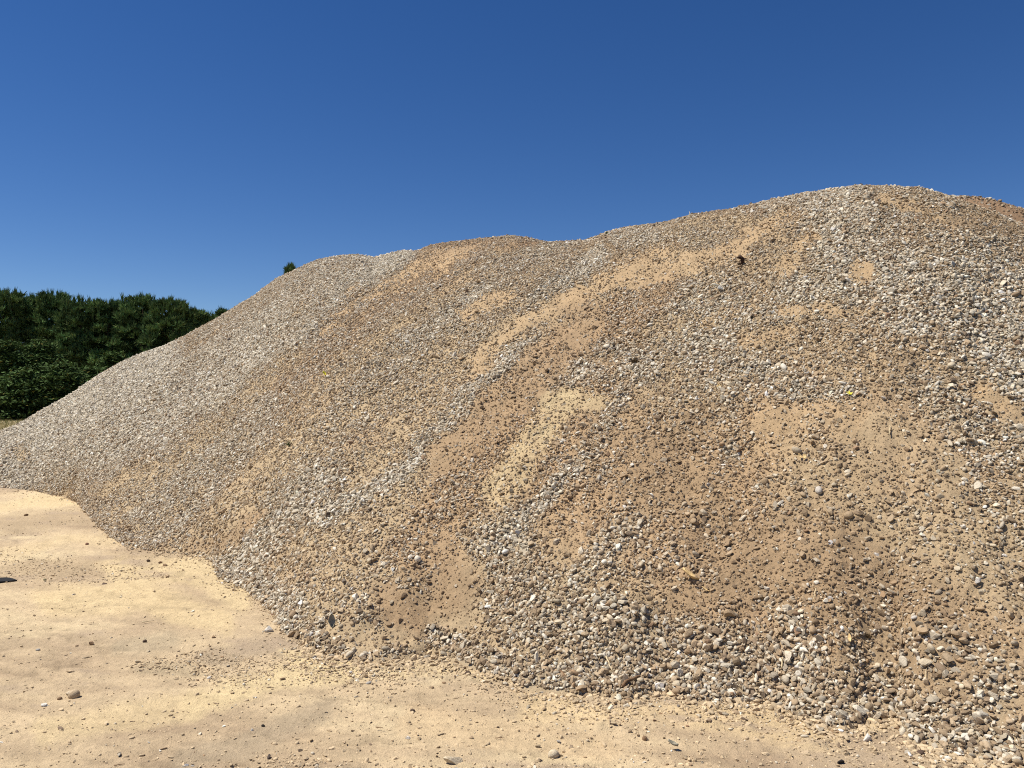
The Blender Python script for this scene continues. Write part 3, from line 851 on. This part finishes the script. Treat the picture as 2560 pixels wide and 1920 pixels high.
# ------------------------------------------------------------------ single stones lying on the yard
CLR = dict(white=(0.66,0.62,0.55), cream=(0.60,0.50,0.35), tan=(0.48,0.37,0.24), brown=(0.27,0.175,0.10), dark=(0.10,0.065,0.045), grey=(0.34,0.32,0.29),
           black=(0.03,0.026,0.024), red=(0.24,0.12,0.08), olive=(0.33,0.29,0.17), blue=(0.36,0.36,0.37))
LOOSE = [ # px, py of the foot, width px, colour, height factor, label
 (186,1738,27,'tan',1.1,'tan angular rock propped in the sand among small stones'),
 (172,1732,20,'cream',.7,'cream slab leaning against the tan angular rock'),
 (112,1756,17,'white',.7,'whitish flat stone below the row of small stones near the tan angular rock'),
 (149,1743,12,'brown',.7,'brown chip between the whitish flat stone and the tan angular rock'),
 (230,1608,15,'brown',.8,'dark brown shard at the edge of the grey patch of ground'),
 (362,1604,10,'dark',1.0,'dark cube-shaped pebble on the yellowish sand past the brown shard'),
 (95,1627,12,'grey',.6,'flat grey wedge lying on sand near a pair of cream crumbs'),
 (345,1652,15,'cream',.6,'flat cream stone in the line of crumbs below the dark cube pebble'),
 (369,1626,11,'cream',.8,'cream pebble upslope of the flat cream stone'),
 (523,1690,11,'white',.8,'pale stone at the lower rim of the dark track patch'),
 (672,1582,24,'white',1.0,'bright white stone with a grey side, sitting clear of the heap foot'),
 (700,1587,9,'brown',.8,'brown pebble tucked beside the bright white stone'),
 (658,1806,9,'black',1.0,'black pebble on the greyish track'),
 (630,1817,7,'white',.9,'tiny white pebble next to the black pebble'),
 (464,1908,15,'blue',.6,'bluish grey stone in the gravelly patch of the track'),
 (482,1911,11,'grey',.5,'grey chip touching the bluish grey stone'),
 (177,1677,18,'tan',.4,'flat tan stone half sunk in the sand above the tan angular rock'),
 (535,1593,12,'brown',.6,'brown sliver on pale sand below the white stone'),
 (371,1404,10,'dark',1.0,'dark brown pebble, first of three in front of the slope'),
 (401,1407,10,'brown',1.0,'greyish brown pebble in the middle of three in front of the slope'),
 (413,1414,11,'brown',.7,'tilted brown pebble, last of three in front of the slope'),
 (218,1362,9,'red',1.0,'reddish lump alone on the tan sand'),
 (184,1481,10,'grey',.5,'flat greyish sliver on the open pale sand'),
 (261,1457,13,'dark',.35,'thin dark flake on the open pale sand'),
 (418,1446,9,'brown',.7,'small brown pebble between the slope and the thin dark flake'),
 (112,1447,9,'olive',1.0,'olive pebble beside the flat black shadow shape'),
 (66,1289,10,'brown',.9,'brown pebble high on the far tan band of sand'),
 (1032,1771,12,'dark',1.0,'rounded maroon-brown pebble alone in the middle of the yard'),
 (1020,1841,15,'white',.6,'flat white stone with a dark notch on the open yard'),
 (1048,1844,9,'tan',.9,'tan pebble beside the flat white stone with a notch'),
 (922,1700,15,'grey',.6,'greyish oblong stone below the rounded lobe of the heap'),
 (1132,1908,48,'cream',.55,'big flat cream-white rock sunk in the sand at the lower edge'),
 (1169,1681,16,'dark',.8,'dark brown stone just off the heap foot'),
 (1110,1700,11,'brown',.6,'brown chip below the dark brown stone off the heap foot'),
 (915,1668,8,'cream',.8,'yellowish pebble under the rounded lobe of the heap'),
 (1245,1814,8,'dark',.8,'small dark pebble between the maroon pebble and the cream boulder'),
 (1384,1889,31,'cream',1.0,'large cream boulder standing up from the sand with small grit round it'),
 (1427,1867,15,'tan',.6,'tan stone right beside the large cream boulder'),
 (1396,1850,11,'grey',.8,'grey stone just above the large cream boulder'),
 (1469,1848,9,'cream',.7,'cream chip past the tan stone near the boulder'),
 (1611,1843,16,'brown',1.1,'brown crumbly lump standing on smooth sand'),
 (1339,1727,11,'grey',.9,'grey pebble rolled just clear of the dense gravel edge'),
 (1569,1749,20,'brown',.8,'brown stone lying in the bay of the gravel edge'),
 (1592,1754,22,'tan',.7,'tan stone touching the brown one in the bay of the gravel edge'),
 (1652,1776,12,'brown',.4,'flat brown flake on sand below the bay'),
 (1867,1842,11,'tan',.8,'small tan stone on the smooth sand before the gravel'),
 (2166,1843,25,'white',1.1,'white and grey mottled rock out on the sand beside the gravel'),
 (2102,1907,18,'black',.8,'black jagged lump on the sand'),
 (2225,1798,10,'white',.9,'white pebble in the sandy notch of the gravel edge'),
 (2013,1880,22,'tan',.3,'flush tan slab barely showing through the sand'),
 (1979,1797,13,'brown',.6,'brown stone at the edge of the gravel above the flush slab'),
 (2300,1883,23,'dark',.5,'dark flat stone just outside the thick gravel lobe'),
 (2361,1901,10,'white',1.0,'whitish pebble below the dark flat stone'),
 (2243,1821,16,'brown',.5,'brown wedge in the sandy notch beside the thick gravel lobe')]
for i, (px_, py_, wpx, c, hf, lb) in enumerate(LOOSE):
    X, Y = on_ground(px_, py_ - wpx * 0.12)
    w = wpx / FPX * Y * 0.5
    o = bpy.data.objects.new('rock' if wpx > 19 else 'pebble', stone_mesh(500 + i, c in ('dark', 'olive', 'red') or i % 3 == 0, 'loose_stone') if True else None)
    COL.objects.link(o)
    rd = random.Random(i)
    o.scale = (w, w * rd.uniform(0.85, 1.1), w * 1.25 * hf)
    o.rotation_euler = (rd.uniform(-.25, .25), rd.uniform(-.25, .25), rd.uniform(-.5, .5))
    o.location = (X, Y, ground_at(X, Y) + w * 0.38 * hf)
    o['tint'] = list(CLR[c])
    tag(o, lb, 'rock' if wpx > 19 else 'pebble', 'stones lying loose on the yard')

# ------------------------------------------------------------------ twigs, straws, leaves, a painted shadow
def tube_mesh(name, pts, radii, k=6):
    pts = [Vector(p) for p in pts]
    V, F = [], []
    up = Vector((0, 0, 1))
    for i, p in enumerate(pts):
        d = (pts[min(i + 1, len(pts) - 1)] - pts[max(i - 1, 0)]).normalized()
        t = d.cross(up)
        t = t.normalized() if t.length > 1e-4 else Vector((1, 0, 0))
        w = d.cross(t)
        for j in range(k):
            an = 2 * math.pi * j / k
            V.append(p + (t * math.cos(an) + w * math.sin(an)) * radii[i])
    for i in range(len(pts) - 1):
        for j in range(k):
            F.append((i * k + j, i * k + (j + 1) % k, (i + 1) * k + (j + 1) % k, (i + 1) * k + j))
    n0 = len(V); V += [pts[0], pts[-1]]
    L = (len(pts) - 1) * k
    for j in range(k):
        F.append((n0, (j + 1) % k, j, j)); F.append((n0 + 1, L + j, L + (j + 1) % k, L + (j + 1) % k))
    m = bpy.data.meshes.new(name)
    m.from_pydata([v[:] for v in V], [], [tuple(dict.fromkeys(f)) for f in F])
    for p in m.polygons: p.use_smooth = True
    m.update()
    return m

def stick(name, p0, p1, rpx, mat, label, cat, wob=0.06, lift=0.6, group=None):
    """a stick whose ends lie where two photograph pixels meet the heap or yard"""
    A, B = hit(*p0), hit(*p1)
    rd = random.Random(int(p0[0] * 7 + p1[1]))
    rad = rpx / FPX * A.y
    ln = (B - A).length
    pts = []
    for i in range(6):
        f = i / 5
        q_ = A.lerp(B, f) + Vector((rd.uniform(-1, 1), rd.uniform(-1, 1), 0)) * ln * wob * (0 < i < 5)
        g = max(float(heap_z(np.array([q_.x]), np.array([q_.y]))[0][0]), ground_at(q_.x, q_.y))
        q_.z = max(q_.z, g) + rad * lift + (0.012 if g > 0.03 else 0.0)
        pts.append(q_)
    m = tube_mesh(name, [p - A for p in pts], [rad * (1.1 - 0.5 * i / 5) for i in range(6)])
    return tag(link(name, m, mat, None, A), label, cat, group)

HS = 'dry sticks and straws on the gravel heap'
stick('stick', (1855,1128), (1880,1100), 1.6, M_WOOD, 'thin reddish brown stick lying aslant on the bare orange sand', 'stick', group=HS)
stick('straw', (2224,1096), (2226,1068), 1.2, M_PALEWOOD, 'pale upright straw on the orange sand patch at the right', 'straw', 0.02, 3, HS)
stick('straw', (2060,1170), (2074,1196), 1.0, M_PALEWOOD, 'fine forked straw below the bare orange sand patch', 'straw', 0.05, 2, HS)
stick('stick', (1780,878), (1822,884), 2.6, M_WOOD, 'stout brown stick lying level among the gravel in the upper middle', 'stick', group=HS)
stick('stick', (1515,1652), (1532,1688), 1.8, M_PALEWOOD, 'pale thin stick standing out of the stones near the toe', 'stick', 0.03, 2, HS)
stick('stick', (1400,1685), (1428,1712), 2.6, M_WOOD, 'short curved brown stick at the gravel edge', 'stick', 0.08, group=HS)
stick('stick', (1556,1722), (1600,1700), 4.2, M_WOOD, 'thick brown stick on the gravel edge above the sandy bay', 'stick', 0.05, 0.9, HS)
stick('stick', (2143,1802), (2146,1758), 2.2, M_PALEWOOD, 'tall pale stick leaning at the gravel edge beside the sandy notch', 'stick', 0.03, 2, HS)
stick('stick', (1954,1680), (1957,1654), 2.0, M_PALEWOOD, 'short pale stick upright in the white stones of the lower slope', 'stick', 0.03, 2, HS)
stick('straw', (2312,1715), (2316,1682), 1.2, M_PALEWOOD, 'thin straw on brown sand above the thick gravel lobe', 'straw', 0.03, 2, HS)
stick('straw', (800,1542), (808,1562), 1.0, M_PALEWOOD, 'pale straw beside the grey leaf at the lobe of the heap', 'straw', 0.03, 2, HS)
stick('straw', (1545,925), (1530,955), 1.0, M_PALEWOOD, 'pale straw across the grey stones below the dead tuft', 'straw', 0.03, 2, HS)
stick('stick', (1092,726), (1104,716), 1.8, M_DARKWOOD, 'dark sliver of wood high on the middle of the slope', 'stick', group=HS)
stick('stick', (2040,1480), (2032,1512), 1.4, M_PALEWOOD, 'pale stick lying downslope on the brown sand of the lower right', 'stick', 0.03, 2, HS)
stick('straw', (1300,1350), (1290,1390), 1.0, M_PALEWOOD, 'long faint straw low on the middle of the slope', 'straw', 0.04, 2, HS)
stick('twig', (1740,1898), (1772,1899), 1.0, M_DARKWOOD, 'thin dark twig lying straight on the smooth yard sand', 'twig')
stick('twig', (940,1819), (958,1821), 1.2, M_WOOD, 'small bent twig on the yard above the flat white stone', 'twig', 0.12)
stick('twig', (1238,1846), (1262,1846), 0.9, M_WOOD, 'thin brown twig beside the maroon pebble and cream boulder', 'twig')
stick('twig', (355,1556), (385,1552), 1.2, M_PALEWOOD, 'pale bark strip on the tan track above the grey patch', 'twig')
stick('twig', (285,1914), (312,1911), 1.2, M_WOOD, 'brown twig on the bottom edge of the yard', 'twig')
stick('stalk', (1728,541), (1722,532), 0.8, M_PALEWOOD, 'white stalk sticking up from the crest', 'stalk', 0.02, 3)
# raise the white stalk so that it stands on the crest
st = [o for o in bpy.data.objects if o.name.startswith('stalk')][0]
A = hit(1727, 545)
bpy.data.meshes.remove(st.data)
st = tag(link('stalk', tube_mesh('stalk', [(0,0,-.03),(-.008,0,.04),(-.02,0,.09)], [.006,.005,.003]), M_PALEWOOD, None, A), 'white stalk sticking up from the crest', 'stalk')

# dead branch with forked ends
A = hit(1852, 662)
s_ = A.y / FPX
db = tag(link('dead_branch', None, None, None, A), 'dark forked dead branch sticking out of the upper slope', 'branch')
link('limb', tube_mesh('limb', [(2*s_,0,-4*s_),(3*s_,-4*s_,6*s_),(2*s_,-6*s_,14*s_),(-4*s_,-8*s_,22*s_)], [4*s_,5*s_,5*s_,2.5*s_]), M_DARKWOOD, db)
link('fork', tube_mesh('fork', [(2*s_,-6*s_,13*s_),(-6*s_,-9*s_,17*s_),(-14*s_,-12*s_,17*s_)], [3*s_,3*s_,1.2*s_]), M_DARKWOOD, db)
link('fork', tube_mesh('fork', [(3*s_,-5*s_,11*s_),(9*s_,-6*s_,14*s_),(13*s_,-5*s_,15*s_)], [3*s_,2*s_,1*s_]), M_DARKWOOD, db)

def tuft(name, px_, py_, rpx, mat, label, cat, n=60, upright=0.5):
    A = hit(px_, py_ + rpx * 0.7)
    R = rpx / FPX * A.y
    r = np.random.default_rng(int(px_))
    d = r.normal(0, 1, (n, 3)); d[:, 2] = np.abs(d[:, 2]) + upright; d /= np.linalg.norm(d, axis=1, keepdims=True)
    w = np.cross(d, r.normal(size=d.shape)); w /= np.linalg.norm(w, axis=1, keepdims=True); w *= R * 0.09
    L = R * 2.0 * r.uniform(0.5, 1, (n, 1))
    p = r.normal(0, 0.25 * R, (n, 3)) * np.array([1, 1, 0.2])
    mdl = p + d * L * 0.55; tip = p + d * L + np.array([0, 0, -0.25 * R])
    v = np.stack([p - w, p + w, mdl + w * 0.8, mdl - w * 0.8, tip], 1).reshape(-1, 3)
    b = np.arange(n)[:, None] * 5
    f = np.concatenate([b + np.array([0, 1, 2]), b + np.array([0, 2, 3]), b + np.array([3, 2, 4])])
    return tag(link(name, np_mesh(name, v, f), mat, None, A), label, cat)
tuft('dead_tuft', 1590, 902, 11, M_TUFT, 'round brown dead tuft sitting among grey stones above the yellow sand patch', 'dead plant', 160, 0.3)
tuft('dead_tuft', 2171, 1588, 9, M_TUFT, 'small brown dead tuft on the lower right of the slope', 'dead plant', 90)
tuft('weed', 1517, 582, 6, M_WEED, 'tiny grey-green weed standing on the crest right of the saddle', 'weed', 50, 1.2)
tuft('dead_tuft', 2212, 511, 8, M_TUFT, 'small dry tuft just under the highest crest', 'dead plant', 70)
tuft('weed', 724, 1108, 8, M_WEED, 'olive weed tuft on the gravel of the left slope', 'weed', 60, 0.5)

def leaf(name, px_, py_, wpx, lpx, mat, label, cat, stand=0.0, spin=0.0, curl=0.3):
    A = hit(px_, py_)
    s = A.y / FPX
    W, L = wpx * s / 2, lpx * s / 2
    V, F = [], []
    nx, nyy = 5, 9
    for j in range(nyy):
        t = j / (nyy - 1) * 2 - 1
        ww = W * max(0.06, (1 - abs(t) ** 2.2)) * (1 + 0.12 * math.sin(j * 2.1))
        for i in range(nx):
            a = i / (nx - 1) * 2 - 1
            V.append((a * ww, t * L, curl * W * (a * a) + 0.25 * L * curl * t * t + 0.06 * W * math.sin(3 * t + 2 * a)))
    for j in range(nyy - 1):
        for i in range(nx - 1):
            F.append((j * nx + i, j * nx + i + 1, (j + 1) * nx + i + 1, (j + 1) * nx + i))
    m = np_mesh(name, V, F, True)
    o = tag(link(name, m, mat, None, A + Vector((0, -0.01, 0.012 + 0.6 * L * math.sin(stand)))), label, cat)
    md = o.modifiers.new('thickness', 'SOLIDIFY'); md.thickness = 0.0015
    o.rotation_euler = Euler((stand, 0, spin))
    return o
leaf('dry_leaf', 1722, 1452, 26, 44, M_DRYLEAF, 'large crumpled tan leaf pressed into brown sand of the lower slope', 'leaf', 0.6, 1.3, 0.5)
leaf('dry_leaf', 1763, 1482, 9, 22, M_DRYLEAF, 'narrow yellowish leaf just below the large crumpled leaf', 'leaf', 0.5, 1.2)
leaf('grey_leaf', 830, 1565, 17, 34, M_GREYLEAF, 'upright dark grey leaf at the rounded lobe of the heap', 'leaf', 1.25, 0.4, 0.4)
leaf('dry_leaf', 1797, 974, 10, 18, M_DRYLEAF, 'cream curled leaf beside pale stones in the middle of the slope', 'leaf', 0.9, 0.2)
leaf('dry_leaf', 1998, 1147, 9, 13, M_DRYLEAF, 'first of two pale leaf bits below the orange sand', 'leaf', 0.9, 0.3)
leaf('dry_leaf', 2010, 1149, 8, 13, M_DRYLEAF, 'second of two pale leaf bits, closer to the white pebble', 'leaf', 0.9, -0.4)
leaf('dry_leaf', 2122, 1604, 8, 22, M_DRYLEAF, 'cream husk among brown stones of the lower right slope', 'leaf', 0.8, -0.3)
leaf('dry_leaf', 811, 939, 9, 13, M_YELLOW, 'small yellow leaf on the left part of the slope', 'leaf', 0.9, 1.0)
leaf('dry_leaf', 1680, 1868, 14, 26, M_GREYLEAF, 'dark curled leaf on smooth yard sand', 'leaf', 0.35, 1.2, 0.8)
A = hit(2121, 990)
fl = tag(link('yellow_flower', None, None, None, A + Vector((0, -0.01, 0.01))), 'small bright yellow flower at the edge of the grey stone patch', 'flower')
s_ = A.y / FPX
for i in range(5):
    an = i * 1.257
    V = [(0,0,0),(math.cos(an-.5)*5*s_,math.sin(an-.5)*5*s_,3*s_),(math.cos(an)*9*s_,math.sin(an)*9*s_,5*s_),(math.cos(an+.5)*5*s_,math.sin(an+.5)*5*s_,3*s_)]
    link('petal', np_mesh('petal', V, [(0,1,2,3)]), M_YELLOW, fl).rotation_euler = (0.6, 0, 0)
link('stem', tube_mesh('stem', [(0,0,-.02),(3*s_,2*s_,0),(12*s_,4*s_,-2*s_)], [1.4*s_]*3), M_WEED, fl)

# flat black sheet standing in for a cast shadow at the edge of the view
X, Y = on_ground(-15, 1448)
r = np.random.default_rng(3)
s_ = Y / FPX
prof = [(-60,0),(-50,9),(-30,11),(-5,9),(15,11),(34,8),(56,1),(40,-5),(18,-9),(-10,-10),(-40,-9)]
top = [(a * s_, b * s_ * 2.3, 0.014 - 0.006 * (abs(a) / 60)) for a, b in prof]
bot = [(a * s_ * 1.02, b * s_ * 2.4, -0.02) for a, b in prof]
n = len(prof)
m = bpy.data.meshes.new('shadow_sheet')
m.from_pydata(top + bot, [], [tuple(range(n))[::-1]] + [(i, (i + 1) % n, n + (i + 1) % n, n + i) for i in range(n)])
tag(link('shadow_sheet', m, M_SHADOW_SHEET, None, (X, Y, ground_at(X, Y))), 'flat black stand-in for a cast shadow, tapering to a point, cut off by the edge of the photo', 'shadow sheet')
